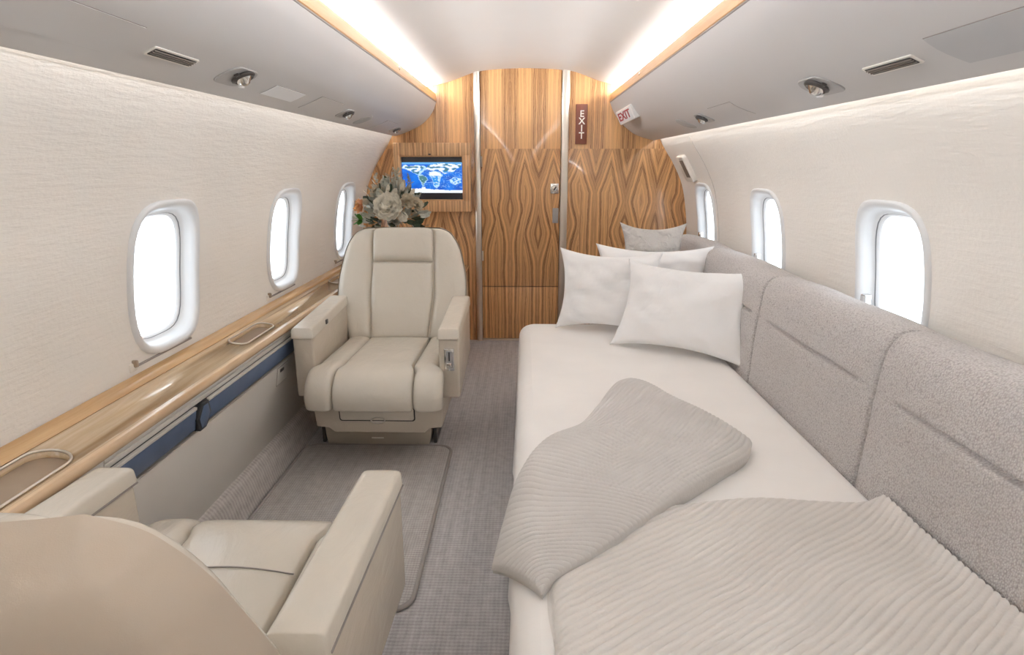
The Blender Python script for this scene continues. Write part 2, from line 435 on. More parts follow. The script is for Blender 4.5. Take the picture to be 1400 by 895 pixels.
for side in (-1, 1):
    for yc in WINS:
        wo = window(k, side, yc, 'rounded white framed cabin window '+('above the wooden side ledge' if side < 0 else 'above the upholstered sofa back'))
        if yc > 1:
            if side < 0:      # shade slider: slot and knob under the window
                ys, ye = yc-.20, yc+.105; zz = .672
                sl = tube('shade_slot', [Vector((-WX(zz)+.003, lerp(ys, ye, i/6), zz))-wo.location for i in range(7)], .0035, 6, M['seam_line'], wo)
                rbox('slider_plate', Vector((-WX(zz)-.004, ys-.02, zz-.013))-wo.location, Vector((-WX(zz)+.004, ys+.012, zz+.012))-wo.location, .003, 2, M['cream_plastic'], wo)
                kb = rbox('slider_knob', Vector((-WX(zz)-.004, ys-.004, zz-.001))-wo.location, Vector((-WX(zz)+.014, ys+.008, zz+.020))-wo.location, .004, 2, M['tray_base'], wo)
            else:
                y0 = yc+.12; zz = .80
                lv = rbox('shade_lever', Vector((WX(zz)-.022, y0-.012, zz-.008))-wo.location, Vector((WX(zz)+.006, y0+.012, zz+.03))-wo.location, .006, 2, M['chrome'], wo)
        pl = bpy.data.lights.new('window_portal', 'AREA'); pl.shape = 'RECTANGLE'; pl.size = .39; pl.size_y = .30; pl.cycles.is_portal = True
        po = bpy.data.objects.new('window_portal', pl); COL.objects.link(po)
        po.location = (side*(WX(WZ)+.055), yc, WZ)
        po.rotation_euler = (0, math.radians(90)*side, 0)
        k += 1
# floor
bm = bmesh.new(); [bm.verts.new(c) for c in ((-1.06, YA, 0), (1.06, YA, 0), (1.06, YB+.05, 0), (-1.06, YB+.05, 0))]; bm.faces.new(bm.verts)
struct(bmobj('floor', bm, M['carpet'], smooth=False), 'grey brown woven carpet floor')
# ceiling
CEIL = [(0, 1.85), (.15, 1.846), (.3, 1.832), (.39, 1.806), (.47, 1.777), (.55, 1.756), (.615, 1.746), (.645, 1.735), (.655, 1.715), (.652, 1.66), (.60, 1.648)]
cp = [(-x, z) for x, z in reversed(CEIL)]+CEIL[1:]
def smoothpoly(pts, n=4):
    out = []
    for i in range(len(pts)-1):
        p0 = pts[max(i-1, 0)]; p1 = pts[i]; p2 = pts[i+1]; p3 = pts[min(i+2, len(pts)-1)]
        for k in range(n):
            t = k/n
            out.append(tuple(.5*((2*p1[a])+(-p0[a]+p2[a])*t+(2*p0[a]-5*p1[a]+4*p2[a]-p3[a])*t*t+(-p0[a]+3*p1[a]-3*p2[a]+p3[a])*t**3) for a in (0, 1)))
    return out+[pts[-1]]
ceil = sweep('ceiling', smoothpoly(cp), YA, YB+.03, 1, M['ceiling'], closed=False); struct(ceil, 'pale vaulted cabin ceiling with lit coves')
# aft end of the cabin
bm = bmesh.new(); [bm.verts.new(c) for c in ((-1.25, YA, -.03), (1.25, YA, -.03), (1.25, YA, 1.95), (-1.25, YA, 1.95))]; bm.faces.new(bm.verts)
struct(bmobj('wall_back', bm, M['wall'], smooth=False), 'plain cream aft partition')

# overhead panels (above the chairs / above the bed)
PL = [(-.878, 1.470), (-.874, 1.434), (-.868, 1.428), (-.80, 1.449), (-.75, 1.470), (-.70, 1.494), (-.665, 1.52), (-.635, 1.55), (-.605, 1.595), (-.588, 1.642)]
PR = [(.870, 1.445), (.866, 1.405), (.860, 1.400), (.80, 1.414), (.737, 1.437), (.69, 1.467), (.646, 1.505), (.612, 1.545), (.585, 1.585), (.562, 1.638)]
def overhead(side, prof, label, strip_label):
    t = thing('overhead_bin', label, 'overhead bin', (0, YA, 0))
    inv = Matrix.Translation((0, -YA, 0))
    pts = smoothpoly(prof, 3)
    back = [(side*.60, 1.655), (side*.70, 1.66), (side*.84, 1.56)]
    o = sweep('shell', pts+back, YA+.002, YB-.003, 1, M['bin_plastic'], t); o.data.transform(inv)
    x1, z1 = prof[-1]; s = side
    lip = [(x1, z1+.002), (x1-s*.003, z1+.006), (x1+s*.006, z1+.056), (x1+s*.012, z1+.060), (x1+s*.020, z1+.058), (x1+s*.016, z1+.02), (x1+s*.02, z1+.004)]
    o = sweep('wood_lip', lip, YA+.002, YB-.003, 1, M['strip_wood'], t); o.data.transform(inv); o['label'] = strip_label
    g_ = [(x1+s*.001, z1-.003), (x1-s*.0012, z1-.001), (x1-s*.0012, z1+.003), (x1+s*.001, z1+.003)]
    o = sweep('shadow_gap', g_, YA+.002, YB-.004, 1, M['seam_line'], t); o.data.transform(inv)
    return t
OPL = overhead(-1, PL, 'pale grey curved overhead bin above the armchairs', 'cherry wood edge strip')
OPR = overhead(1, PR, 'pale grey curved overhead bin above the bed', 'cherry wood edge strip')
def bframe(side, x, y):
    """frame on the overhead bin: origin on surface, X = cabin Y, Y = along the profile towards the aisle, Z = out of the surface"""
    P = smoothpoly(PL if side < 0 else PR, 3); pts = P[3:]
    best = None
    for (a, b) in zip(pts, pts[1:]):
        if min(a[0], b[0])-1e-6 <= x <= max(a[0], b[0])+1e-6 and abs(b[0]-a[0]) > 1e-6:
            t = (x-a[0])/(b[0]-a[0]); best = (x, lerp(a[1], b[1], t), b[0]-a[0], b[1]-a[1])
    px, pz, dx, dz = best; tv = Vector((dx, 0, dz)).normalized()
    yv = Vector((0, 1, 0)); nv = yv.cross(tv) if side < 0 else tv.cross(yv)
    if nv.z > 0: nv = -nv
    xv = tv.cross(nv)
    m = Matrix((xv, tv, nv)).transposed().to_4x4(); m.translation = (px, y, pz)
    return m
def onpanel(o_root, side):                 # parts of an overhead panel hang off it
    return Matrix.Translation((0, -YA, 0))
def seam_panel(root, side, x0, x1, y0, y1, mat='bin_panel', r=.008, seam=.0016):
    """access panel flush with the overhead shell, drawn by a narrow gap round it"""
    n = 10; P = Matrix.Translation((0, -YA, 0))
    def surf(x, y, d):
        f = bframe(side, x, y); return P @ (f @ Vector((0, 0, d)))
    def sheet(name, a0, a1, b0, b1, d, m):
        pl = rrect((a1-a0)/2, (b1-b0)/2, r, 4, (a0+a1)/2, (b0+b1)/2)
        bm = bmesh.new(); xs = [lerp(a0, a1, i/n) for i in range(n+1)]; ys = [lerp(b0, b1, i/6) for i in range(7)]
        vv = [[bm.verts.new(surf(x, y, d)) for y in ys] for x in xs]
        for i in range(n):
            for j in range(6): bm.faces.new((vv[i][j], vv[i+1][j], vv[i+1][j+1], vv[i][j+1]))
        ex = bmesh.ops.extrude_face_region(bm, geom=bm.faces[:])
        for v in [e for e in ex['geom'] if isinstance(e, bmesh.types.BMVert)]:
            f = bframe(side, min(max(v.co.x, min(a0, a1)), max(a0, a1)), 0); v.co -= f.to_3x3() @ Vector((0, 0, .002))
        return sharp(bmobj(name, bm, m, root))
    sg = seam if x1 > x0 else -seam
    sheet('panel_gap', x0-sg, x1+sg, y0-seam, y1+seam, .0006, M['seam_line'])
    return sheet('access_panel', x0, x1, y0, y1, .0016, M[mat])
seam_panel(OPL, -1, -.81, -.715, .70, 1.225, 'bin_plastic'); seam_panel(OPL, -1, -.805, -.75, 1.93, 2.175, 'window_plastic')
seam_panel(OPL, -1, -.825, -.735, 2.305, 2.585, 'bin_plastic'); seam_panel(OPL, -1, -.845, -.745, 3.43, 3.70, 'bin_plastic')
seam_panel(OPR, 1, .80, .71, .62, 1.18, 'bin_panel'); seam_panel(OPR, 1, .808, .715, 2.24, 2.50, 'bin_plastic')
def conform(name, poly, side, x, y, d0, d1, mat, parent=None):
    """a flat outline laid on the curved bin; vertices in the frame at (x, y)"""
    F = bframe(side, x, y); inv = F.inverted(); tx = F.to_3x3().col[1].x; sy = F.to_3x3().col[0].y
    def pt(a, b, d): return inv @ (bframe(side, x+b*tx, y+a*sy) @ Vector((0, 0, d)))
    bm = bmesh.new(); n = len(poly); rings = []
    for k, sc_ in ((d0, 1.0), (d1*.5, 1.0), (d1, .975), (d1, .7), (d1, .4)):
        rings.append([bm.verts.new(pt(a*sc_, b*sc_, k)) for a, b in poly])
    c = bm.verts.new(pt(0, 0, d1))
    for q in range(4):
        for i in range(n): bm.faces.new((rings[q][i], rings[q][(i+1) % n], rings[q+1][(i+1) % n], rings[q+1][i]))
    for i in range(n): bm.faces.new((rings[4][i], rings[4][(i+1) % n], c))
    return sharp(bmobj(name, bm, M[mat], parent), 40)
def vent(side, x, y, label):
    t = thing('air_vent', label, 'vent'); f = bframe(side, x, y); t.matrix_world = f
    prism('vent_frame', rrect(.086, .016, .004), lambda a, b, d: (a, b, d), -.004, .003, M['cream_plastic'], t)
    prism('vent_slot', rrect(.080, .0115, .003), lambda a, b, d: (a, b, d), .001, .0036, M['dark_gap'], t)
    for q in (-.005, .001, .0065):
        rbox('slat', (-.078, q-.0012, .002), (.078, q+.0012, .0062), .0005, 1, M['brown_grille'], t)
    return t
vent(-1, -.765, 1.395, 'dark slotted air vent in the overhead bin above the armchairs')
vent(1, .747, 1.335, 'dark slotted air vent in the overhead bin above the bed')
def reading_light(side, x, y, s, label, group):
    t = thing('reading_light', label, 'reading light', group=group); f = bframe(side, x, y); t.matrix_world = f
    ol = [(a*s, b*s) for a, b in rrect(.068, .040, .034, 8)]
    bz = conform('bezel', ol, side, x, y, -.002, .0035, 'grey_housing', t)
    lathe('eyeball_ring', [(.026*s, .000), (.030*s, .004), (.030*s, .008), (.024*s, .012), (.020*s, .009)], 24, M['dark_metal'], t, Matrix.Translation((.008*s, .012*s, .002)))
    lathe('eyeball', [(.0001, .020*s+.004), (.008*s, .019*s+.004), (.015*s, .013*s+.004), (.019*s, .006), (.021*s, .001)], 20, M['chrome'], t, Matrix.Translation((.008*s, .012*s, .003)) @ Matrix.Rotation(.35, 4, 'X'))
    lathe('lens', [(.0001, .0225*s+.003), (.007*s, .0215*s+.003), (.008*s, .018*s+.003)], 14, M['window_plastic'], t, Matrix.Translation((.011*s, .006*s, .003)) @ Matrix.Rotation(.5, 4, 'X'))
    for sx in (-1, 1):
        rbox('grip', (.008*s+sx*.031*s-.007*s, .006*s, .003), (.008*s+sx*.031*s+.007*s, .018*s, .009), .002, 2, M['dark_metal'], t)
    return t
reading_light(-1, -.766, 1.695, 1.08, 'oval eyeball reading light between air vent and square panel above the armchairs', None)
reading_light(-1, -.785, 2.76, .92, 'small eyeball reading light beside the oval speaker above the armchairs', None)
reading_light(-1, -.80, 3.86, .9, 'small eyeball reading light closest to the wooden bulkhead', None)
reading_light(1, .755, 1.652, 1.08, 'oval eyeball reading light beside the air vent above the bed', None)
reading_light(1, .758, 2.69, .92, 'small eyeball reading light beside the square panel above the bed', None)
def speaker(side, x, y, label):
    t = tag(conform('overhead_speaker', [(.062*math.cos(i*PI/14), .052*math.sin(i*PI/14)) for i in range(28)], side, x, y, -.001, .0022, 'speaker_cloth'), label, 'speaker')
    t.matrix_world = bframe(side, x, y); return t
speaker(-1, -.797, 3.10, 'flat round grey speaker in the overhead bin above the armchairs')
speaker(1, .768, 3.02, 'flat round grey speaker in the overhead bin above the bed')
# small lamps on the wood strips
for side, (x1, z1), ys, lab in ((-1, PL[-1], 3.02, 'tiny bright pin light in the wood strip over the armchairs'), (1, PR[-1], 3.18, 'tiny bright pin light in the wood strip over the bed')):
    o = lathe('pin_light', [(.0001, .004), (.007, .004), (.009, .002), (.009, 0)], 14, M['chrome'], None)
    tag(o, lab, 'light'); o.matrix_world = Matrix.Translation((x1+side*.0012, ys, z1+.034)) @ Matrix.Rotation(-side*PI/2, 4, 'Y')
# lamps: coves and wall wash
def strip_lamp(name, x0, z0, x1, z1, label, mat):
    vs = [(x0, YA+.05, z0), (x1, YA+.05, z1), (x1, YB-.02, z1), (x0, YB-.02, z0)]
    return tag(pydata(name, vs, [(0, 1, 2, 3)], mat, None, False), label, 'light strip')
strip_lamp('cove_light', -.645, 1.735, -.627, 1.706, 'glowing cove light strip under the ceiling above the armchairs', M['cove_lamp'])
strip_lamp('cove_light', .645, 1.735, .627, 1.706, 'glowing cove light strip under the ceiling above the bed', M['cove_lamp'])
strip_lamp('wall_wash_light', -.884, 1.437, -.8755, 1.439, 'thin wall light strip under the overhead bin by the armchairs', M['wash_lamp'])
strip_lamp('wall_wash_light', .893, 1.414, .872, 1.416, 'thin wall light strip under the overhead bin by the bed', M['wash_lamp'])

# ------------------------------------------------------------------ bulkhead
def xz(a, b, d): return (a, d, b)
bh = thing('wall_front', '', ''); del bh['category']; bh.location = (0, YB, 0); struct(bh, 'book-matched wood veneer bulkhead at the end of the cabin')
def bpan(name, x0, x1, z0, z1, y0, y1, mat, parent, bev=.002):
    return rbox(name, (x0, y0, z0), (x1, y1, z1), bev, 2, mat, parent)
bpan('veneer_panel', -1.2, -.330, .0, 1.87, .004, .05, M['veneer_side'], bh)
bpan('veneer_panel', .288, 1.2, .0, 1.87, .004, .05, M['veneer_side'], bh)
bpan('backing', -1.2, 1.2, -.02, 1.9, .055, .08, M['dark_gap'], bh, 0)
dr = thing('door_1', '', ''); del dr['category']; dr.location = (0, YB, 0); struct(dr, 'wood veneer cabin door in the bulkhead')
bpan('door_leaf', -.297, .2445, .402, 1.87, .006, .045, M['veneer'], dr)
bpan('kick_panel', -.297, .2445, .014, .3965, .006, .045, M['veneer'], dr)
bpan('threshold', -.30, .25, .0, .012, -.012, .05, M['satin_metal'], dr, .003)
for zz in (1.262, .62):
    hg = tube('hinge', [(-.291, .004, zz-.035), (-.291, .004, zz+.035)], .005, 10, M['satin_metal'], dr)
# latch
lt = bpan('latch_plate', .178, .236, 1.05, 1.118, -.004, .012, M['chrome'], dr, .003)
lathe('latch_bowl', [(.0001, -.003), (.012, -.003), (.019, .001), (.021, .003), (.023, .001)], 20, M['satin_metal'], lt, Matrix.Translation((.207, -.004, 1.084)) @ Matrix.Rotation(PI/2, 4, 'X'))
rbox('latch_thumb', (-.004, -.012, -.014), (.004, .0, .014), .002, 2, M['dark_metal'], lt, Matrix.Translation((.209, -.004, 1.084)) @ Matrix.Rotation(.6, 4, 'Y'))
bpan('push_plate', .196, .238, .85, .952, -.002, .012, M['grey_housing'], dr, .003)
for nm, x0, x1, lab in (('trim_1', -.338, -.299, 'satin metal door post beside the wall screen'), ('trim_2', .247, .296, 'satin metal door post beside the exit placard')):
    pr = [(x0, .02), (x0, -.010), (x0+.006, -.016), (lerp(x0, x1, .5), -.019), (x1-.006, -.016), (x1, -.010), (x1, .02)]
    o = prism(nm, pr, lambda a, b, d: (a, YB+b, d), .0, 1.845, M['satin_metal']); struct(o, lab)
# vertical exit placard
t = thing('exit_placard', 'vertical brown placard with stacked white EXIT letters on the bulkhead', 'sign', (.377, YB, 1.375))
rbox('placard', (-.038, -.016, 0), (.038, .004, .252), .003, 2, M['sign_brown'], t)
for q, ch in enumerate('EXIT'):
    text_mesh('letter', ch, .058, .0012, M['white_letter'], t, Matrix.Translation((.002, -.0165, .19-q*.046)) @ Matrix.Rotation(PI/2, 4, 'X'))
# wedge exit sign on the overhead bin
t = thing('exit_sign', 'small white wedge EXIT sign with red letters on the overhead bin', 'sign')
pa, pb = Vector((.575, 3.90, 1.512)), Vector((.600, 3.585, 1.526))      # ends of the lettered face, just proud of the panel
wv = (pb-pa).normalized(); up0 = Vector((-.42, 0, .9)); nv = wv.cross(up0).normalized()
if nv.x > 0: nv = -nv
upv = nv.cross(wv).normalized(); m = Matrix((wv, upv, nv)).transposed().to_4x4(); m.translation = (pa+pb)/2; t.matrix_world = m
prism('sign_box', rrect(.172, .042, .010, 4), lambda a, b, d: (a, b, d), -.045, .0, M['sign_white'], t, .006)
prism('sign_face', rrect(.160, .034, .006, 4), lambda a, b, d: (a, b, d), -.002, .0015, M['window_plastic'], t)
text_mesh('lettering', 'EXIT', .066, .001, M['sign_red'], t, Matrix.Translation((0, 0, .002)) @ Matrix.Diagonal((2.0, 1, 1, 1)))

# ------------------------------------------------------------------ wall screen
t = thing('wall_screen', 'wall screen showing a blue world map in a thick wood frame', 'screen', (-.62, YB, .93))
W_, H_ = .258, .452
def frame_ring(name, x0, x1, z0, z1, y0, y1, mat, parent):   # one board of the frame
    return rbox(name, (x0, y0, z0), (x1, y1, z1), .006, 3, mat, parent)
frame_ring('frame_board', -W_, W_, .37, H_, -.075, .02, M['veneer_frame'], t); frame_ring('frame_board', -W_, W_, 0, .075, -.075, .02, M['veneer_frame'], t)
frame_ring('frame_board', -W_, -.216, .068, .376, -.075, .02, M['veneer_frame'], t); frame_ring('frame_board', .207, W_, .068, .376, -.075, .02, M['veneer_frame'], t)
for (x0, x1, z0, z1) in ((-.219, .210, .362, .372), (-.219, .210, .073, .083), (-.219, -.211, .08, .366), (.202, .210, .08, .366)):
    rbox('inner_bead', (x0, -.07, z0), (x1, -.02, z1), .003, 2, M['strip_wood'], t)
rbox('camera_dot', (-.022, -.078, .374), (-.004, -.07, .382), .003, 2, M['black_trim'], t)
sc = rbox('screen_glass', (-.213, -.035, .08), (.204, -.02, .366), .002, 1, M['screen_black'], t)
# picture on the screen: a world map
NXp, NYp = 150, 72
def inpoly(x, y, P):
    c = False; n = len(P)
    for i in range(n):
        (x1, y1), (x2, y2) = P[i], P[(i+1) % n]
        if (y1 > y) != (y2 > y) and x < (x2-x1)*(y-y1)/(y2-y1)+x1: c = not c
    return c
SAM = [(.27, .45), (.33, .42), (.40, .50), (.41, .56), (.36, .68), (.34, .78), (.325, .68), (.29, .55)]
NAM = [(.0, .18), (.06, .08), (.12, .14), (.22, .10), (.33, .12), (.37, .2), (.29, .3), (.27, .40), (.22, .36), (.15, .28), (.06, .22)]
AFR = [(.45, .40), (.47, .32), (.55, .29), (.62, .34), (.65, .42), (.62, .50), (.60, .68), (.56, .78), (.52, .72), (.5, .5)]
EUR = [(.40, .2), (.45, .08), (.6, .04), (.8, .05), (.98, .07), (.99, .14), (.9, .24), (.84, .36), (.78, .30), (.7, .40), (.65, .3), (.55, .25), (.46, .28)]
AUS = [(.80, .58), (.86, .50), (.95, .54), (.96, .66), (.88, .72), (.81, .66)]
def mapcol(u, v):                     # u right, v down
    wob = .018*noise.noise((u*22, v*22, 3)); uu = u+wob; vv = v+.02*noise.noise((u*20, v*20, 9))
    deep = (.005, .10, .60); mid = (.012, .21, .83); f = .5+.7*noise.noise((u*7, v*9, 1)); col = [lerp(a, b, min(1, max(0, f))) for a, b in zip(deep, mid)]
    r = abs(noise.noise((u*13, v*15, 5)))
    if r < .045 and .25 < v < .83 and u > .3: col = [lerp(a, b, .55) for a, b in zip(col, (.35, .62, .95))]
    snow = (.86, .93, 1.0); land = (.06, .20, .28)
    if vv > .885-.03*math.sin(u*5+.4): return snow
    if abs(vv-.87) < .06 and abs(u-.345) < .03: return snow
    for P, kk in ((NAM, 0), (EUR, 0), (AFR, 2), (SAM, 1), (AUS, 3)):
        if inpoly(uu, vv, P):
            h = noise.noise((u*(13 if kk == 0 else 24), v*(16 if kk == 0 else 26), kk*3+1))
            if kk == 0: return snow if h > .02-.9*(.22-v) else (land if h < -.18 else (.05, .33, .82))
            if kk == 1: return (.07, .22, .25) if not inpoly(uu*.94+.02, vv, []) and h < .45 else (.5, .7, .8)
            if kk == 2: return snow if vv < .44 else ((.55, .76, .95) if h > .18 else (.03, .30, .80))
            return (.62, .80, .96) if h > -.05 else (.03, .27, .8)
    for P in (SAM, NAM, AFR, AUS):
        if inpoly(.5*(P[0][0]+P[3][0])+(uu-.5*(P[0][0]+P[3][0]))*.84, .5*(P[0][1]+P[3][1])+(vv-.5*(P[0][1]+P[3][1]))*.84, P): return (.45, .72, .97)
    if v < .06: return (.12, .42, .85)
    return col
vs = []; fs = []; cols = []
for j in range(NYp+1):
    for i in range(NXp+1):
        u, v = i/NXp, j/NYp
        vs.append((lerp(-.209, .200, u), -.0362, lerp(.327, .126, v))); cols.append((*mapcol(u, v), 1))
for j in range(NYp):
    for i in range(NXp): a = j*(NXp+1)+i; fs.append((a, a+NXp+1, a+NXp+2, a+1))
o = pydata('map_picture', vs, fs, M['screen'], sc, False)
at = o.data.color_attributes.new('map', 'FLOAT_COLOR', 'POINT'); at.data.foreach_set('color', [x for c in cols for x in c])

# ------------------------------------------------------------------ side ledge with panels along the chair side
LQ = math.radians(10)                                         # the ledge top rises gently towards the wall
def pxz(z): return lerp(-.965, -1.05, (.60-z)/(.60-.125))     # slanting panel face under the ledge
LY0, LY1 = -1.6, YB-.01
led = thing('side_ledge', 'glossy wooden side ledge with beige lower panels along the window wall', 'ledge', (-1.0, 1.8, 0))
def qp(q, h): return (-.955-q*math.cos(LQ)-h*math.sin(LQ)*-1, .605+q*math.sin(LQ)+h*math.cos(LQ))
def lsweep(name, prof, mat, parent=led, y0=LY0, y1=LY1):
    o = sweep(name, [qp(*p) for p in prof], y0, y1, 1, mat, parent); o.data.transform(Matrix.Translation((1.0, -1.8, 0))); return o
top = lsweep('top_board', [(.020, -.028), (.020, 0), (.172, 0), (.172, -.028)], M['ledge_wood'])
lsweep('front_edge', [(.0195, -.028), (.0195, .001), (.014, .004), (.007, .003), (.002, -.004), (.0, -.014), (.003, -.025), (.01, -.030)], M['ledge_edge'])
lsweep('back_rail', [(.174, .0005), (.134, .0005), (.131, .005), (.135, .009), (.150, .013), (.174, .015)], M['ledge_rail'])
PS = math.atan2(.085, .475)
nrm = Vector((math.cos(PS), 0, -math.sin(PS)))
def slant(name, z0, z1, y0, y1, d0, d1, mat, bev=.002, parent=led):
    """a slab lying on the slanting panel face; d measured out of that face towards the aisle"""
    bm = bmesh.new(); V = {}
    for yi, y in enumerate((y0, y1)):
        for zi, z in enumerate((z0, z1)):
            for di, d in enumerate((d0, d1)):
                V[yi, zi, di] = bm.verts.new(Vector((pxz(z)+1.0, y-1.8, z))+nrm*d)
    q = lambda *k: bm.faces.new([V[i] for i in k])
    q((0,0,0),(0,0,1),(0,1,1),(0,1,0)); q((1,0,0),(1,0,1),(1,1,1),(1,1,0))
    q((0,0,0),(1,0,0),(1,0,1),(0,0,1)); q((0,1,0),(1,1,0),(1,1,1),(0,1,1))
    q((0,0,0),(1,0,0),(1,1,0),(0,1,0)); q((0,0,1),(1,0,1),(1,1,1),(0,1,1))
    bmesh.ops.recalc_face_normals(bm, faces=bm.faces)
    if bev: bmesh.ops.bevel(bm, geom=bm.edges[:], offset=bev, segments=2, affect='EDGES', profile=.5)
    return sharp(bmobj(name, bm, mat, parent), 40)
slant('lower_panel', .125, .452, LY0, LY1, -.03, .0, M['panel_beige'])
slant('panel_backing', .11, .585, LY0, LY1, -.045, -.012, M['dark_gap'], 0)
slant('upper_panel', .548, .585, LY0, 1.24, -.03, .0, M['panel_beige']); slant('upper_panel', .548, .585, 2.42, LY1, -.03, .0, M['panel_beige'])
slant('upper_panel', .566, .585, 1.244, 2.416, -.03, .0, M['panel_beige']); slant('drop_panel', .548, .563, 1.244, 2.416, -.03, .0, M['panel_beige'], .001)
slant('strip_channel', .454, .546, LY0, LY1, -.03, -.004, M['black_trim'], 0)
for (y0, y1) in ((.4, 1.645), (1.717, LY1)):
    slant('navy_strip', .468, .529, y0, y1, -.02, .003, M['navy'], .002)
    slant('strip_trim', .532, .541, y0, y1, -.02, .005, M['panel_beige'], .001); slant('strip_trim', .4585, .463, y0, y1, -.02, .004, M['satin_metal'], .001)
# diamond medallion on the strip
def on_slant(a, b, d): return Vector((pxz(b)+1.0, a-1.8, b))+nrm*d
md = prism('medallion', [(1.640, .499), (1.665, .545), (1.702, .545), (1.724, .499), (1.698, .455), (1.66, .455)], on_slant, -.01, .010, M['black_trim'], led, .003)
prism('medallion_face', [(1.652, .499), (1.671, .535), (1.696, .535), (1.712, .499), (1.692, .465), (1.667, .465)], on_slant, .009, .012, M['navy'], md, .001)
# latch plate on the lower panel
slant('latch_recess', .365, .444, 2.275, 2.385, -.01, .0012, M['seam_line'], .001); slant('latch_flap', .369, .440, 2.279, 2.381, -.01, .003, M['panel_beige'], .001)
slant('latch_pull', .420, .432, 2.30, 2.335, 0, .006, M['dark_metal'], .001)
# recessed trays in the ledge top, cut by booleans
def tq(a, b, d): x, z = qp(a, d); return (x+1.0, b-1.8, z)
cut = []
for (cy, a, b) in ((1.035, .165, .047), (2.18, .14, .034), (3.30, .11, .034)):
    cq = .080
    poly = rrect(b, a, b*.98, 10, cq, cy)
    c = prism('cutter', poly, tq, -.018, .05, None, led); cut.append(c)
    prism('tray_base', rrect(b-.001, a-.001, b*.97, 10, cq, cy), tq, -.019, -.016, M['tray_base'], led)
    tube('tray_rim', [tq(p, q, .0018) for p, q in rrect(b+.001, a+.001, b*.98, 10, cq, cy)], .0032, 8, M['satin_metal'], led, True)
for c in cut:
    md_ = top.modifiers.new('cut', 'BOOLEAN'); md_.operation = 'DIFFERENCE'; md_.object = c; md_.solver = 'EXACT'
bpy.context.view_layer.update()
me = bpy.data.meshes.new_from_object(top.evaluated_get(bpy.context.evaluated_depsgraph_get()))
top.modifiers.clear(); top.data = me
for c in cut: bpy.data.objects.remove(c)
if not top.data.materials or top.data.materials[0] is None: top.data.materials.clear(); top.data.materials.append(M['ledge_wood'])
# carpeted air duct along the floor
dp = [(-1.12, .0), (-1.12, .135), (-1.055, .132), (-1.035, .118), (-1.02, .09), (-1.002, .02), (-.995, .0)]
struct(sweep('baseboard_left', dp, YA, YB-.01, 1, M['duct_carpet']), 'carpet covered duct along the floor under the ledge')

# ------------------------------------------------------------------ floor mat
t = thing('floor_mat', 'grey carpet mat with bound rounded edge between the armchairs', 'mat', (-.65, 1.96, 0))
ol = rrect(.33, .52, .06, 8); 
prism('mat_pile', [(a*.985, b*.99) for a, b in ol], lambda a, b, d: (a, b, d), .001, .012, M['mat_carpet'], t, .003)
tube('mat_binding', [(a, b, .008) for a, b in ol], .0075, 8, M['mat_binding'], t, True)

# ------------------------------------------------------------------ armchairs
def bw(v): return interp([(0, .245), (.2, .285), (.38, .318), (.52, .316), (.70, .298), (.82, .280), (.91, .254), (.965, .226), (1, .182)], v)
def back_base(u, v):                     # u -1..1, v 0..1
    x = u*bw(v); z = .41+.515*v
    y = .215+.215*v+.02*math.sin(PI*v)-.022*abs(u)**2.4
    return Vector((x, y, z))
DB = Vector((0, -.925, .38))
def seat_path(v):                        # from the back of the cushion forward, over the nose and down
    pts = [(.20, .385), (.0, .392), (-.20, .398), (-.29, .398), (-.335, .390), (-.364, .368), (-.376, .335), (-.368, .298)]
    cum = [0]
    for a, b in zip(pts, pts[1:]): cum.append(cum[-1]+math.hypot(b[0]-a[0], b[1]-a[1]))
    s = v*cum[-1]
    return Vector((0, interp(list(zip(cum, [p[0] for p in pts])), s), interp(list(zip(cum, [p[1] for p in pts])), s)))
def seat_dir(v):
    a = seat_path(max(0, v-.01)); b = seat_path(min(1, v+.01)); d = (b-a).normalized()
    return Vector((0, d.z, -d.y)) if -d.y > 0 or True else d
def arm(root, side, control):
    xc = side*.297; x0, x1 = xc-.044, xc+.044
    sl = lambda y: .028*(y+.30)/.5       # the top rises a little towards the back
    b = rbox('arm_body', (x0+.002, -.295, .305), (x1-.002, .20, .562), .010, 3, M['leather_shell'], root)
    for v in b.data.vertices:
        if v.co.z > .5: v.co.z += sl(v.co.y)
        if v.co.z < .4: v.co.z += .05*max(0, (v.co.y)/.2)
    def capf(u, v):
        return Vector((lerp(x0, x1, u), lerp(-.303, .215, v), .56+sl(lerp(-.303, .215, v))))
    c = puffy('arm_pad', capf, (0, 0, 1), .043, (7, 22), (18, 36), M['leather'], root)
    tube('pad_seam', [(x0-.0005, -.30, .563), (x0-.0005, .2, .562+sl(.2))], .0022, 6, M['seam_line'], root)
    if control:
        p = rbox('control_plate', (xc-.020, -.3, .425), (xc+.022, -.292, .520), .003, 2, M['chrome'], root)
        rbox('control_slot', (xc-.012, -.3025, .437), (xc+.014, -.298, .510), .002, 1, M['grey_housing'], p)
        rbox('lever_slit', (xc-.001, -.304, .468), (xc+.004, -.3015, .506), .001, 1, M['black_trim'], p)
        rbox('lever', (xc-.009, -.310, .443), (xc+.011, -.301, .462), .003, 2, M['chrome'], p)
    else:
        rbox('recline_button', (xc+.040, -.13, .574), (xc+.049, -.105, .594), .003, 2, M['dark_metal'], root)
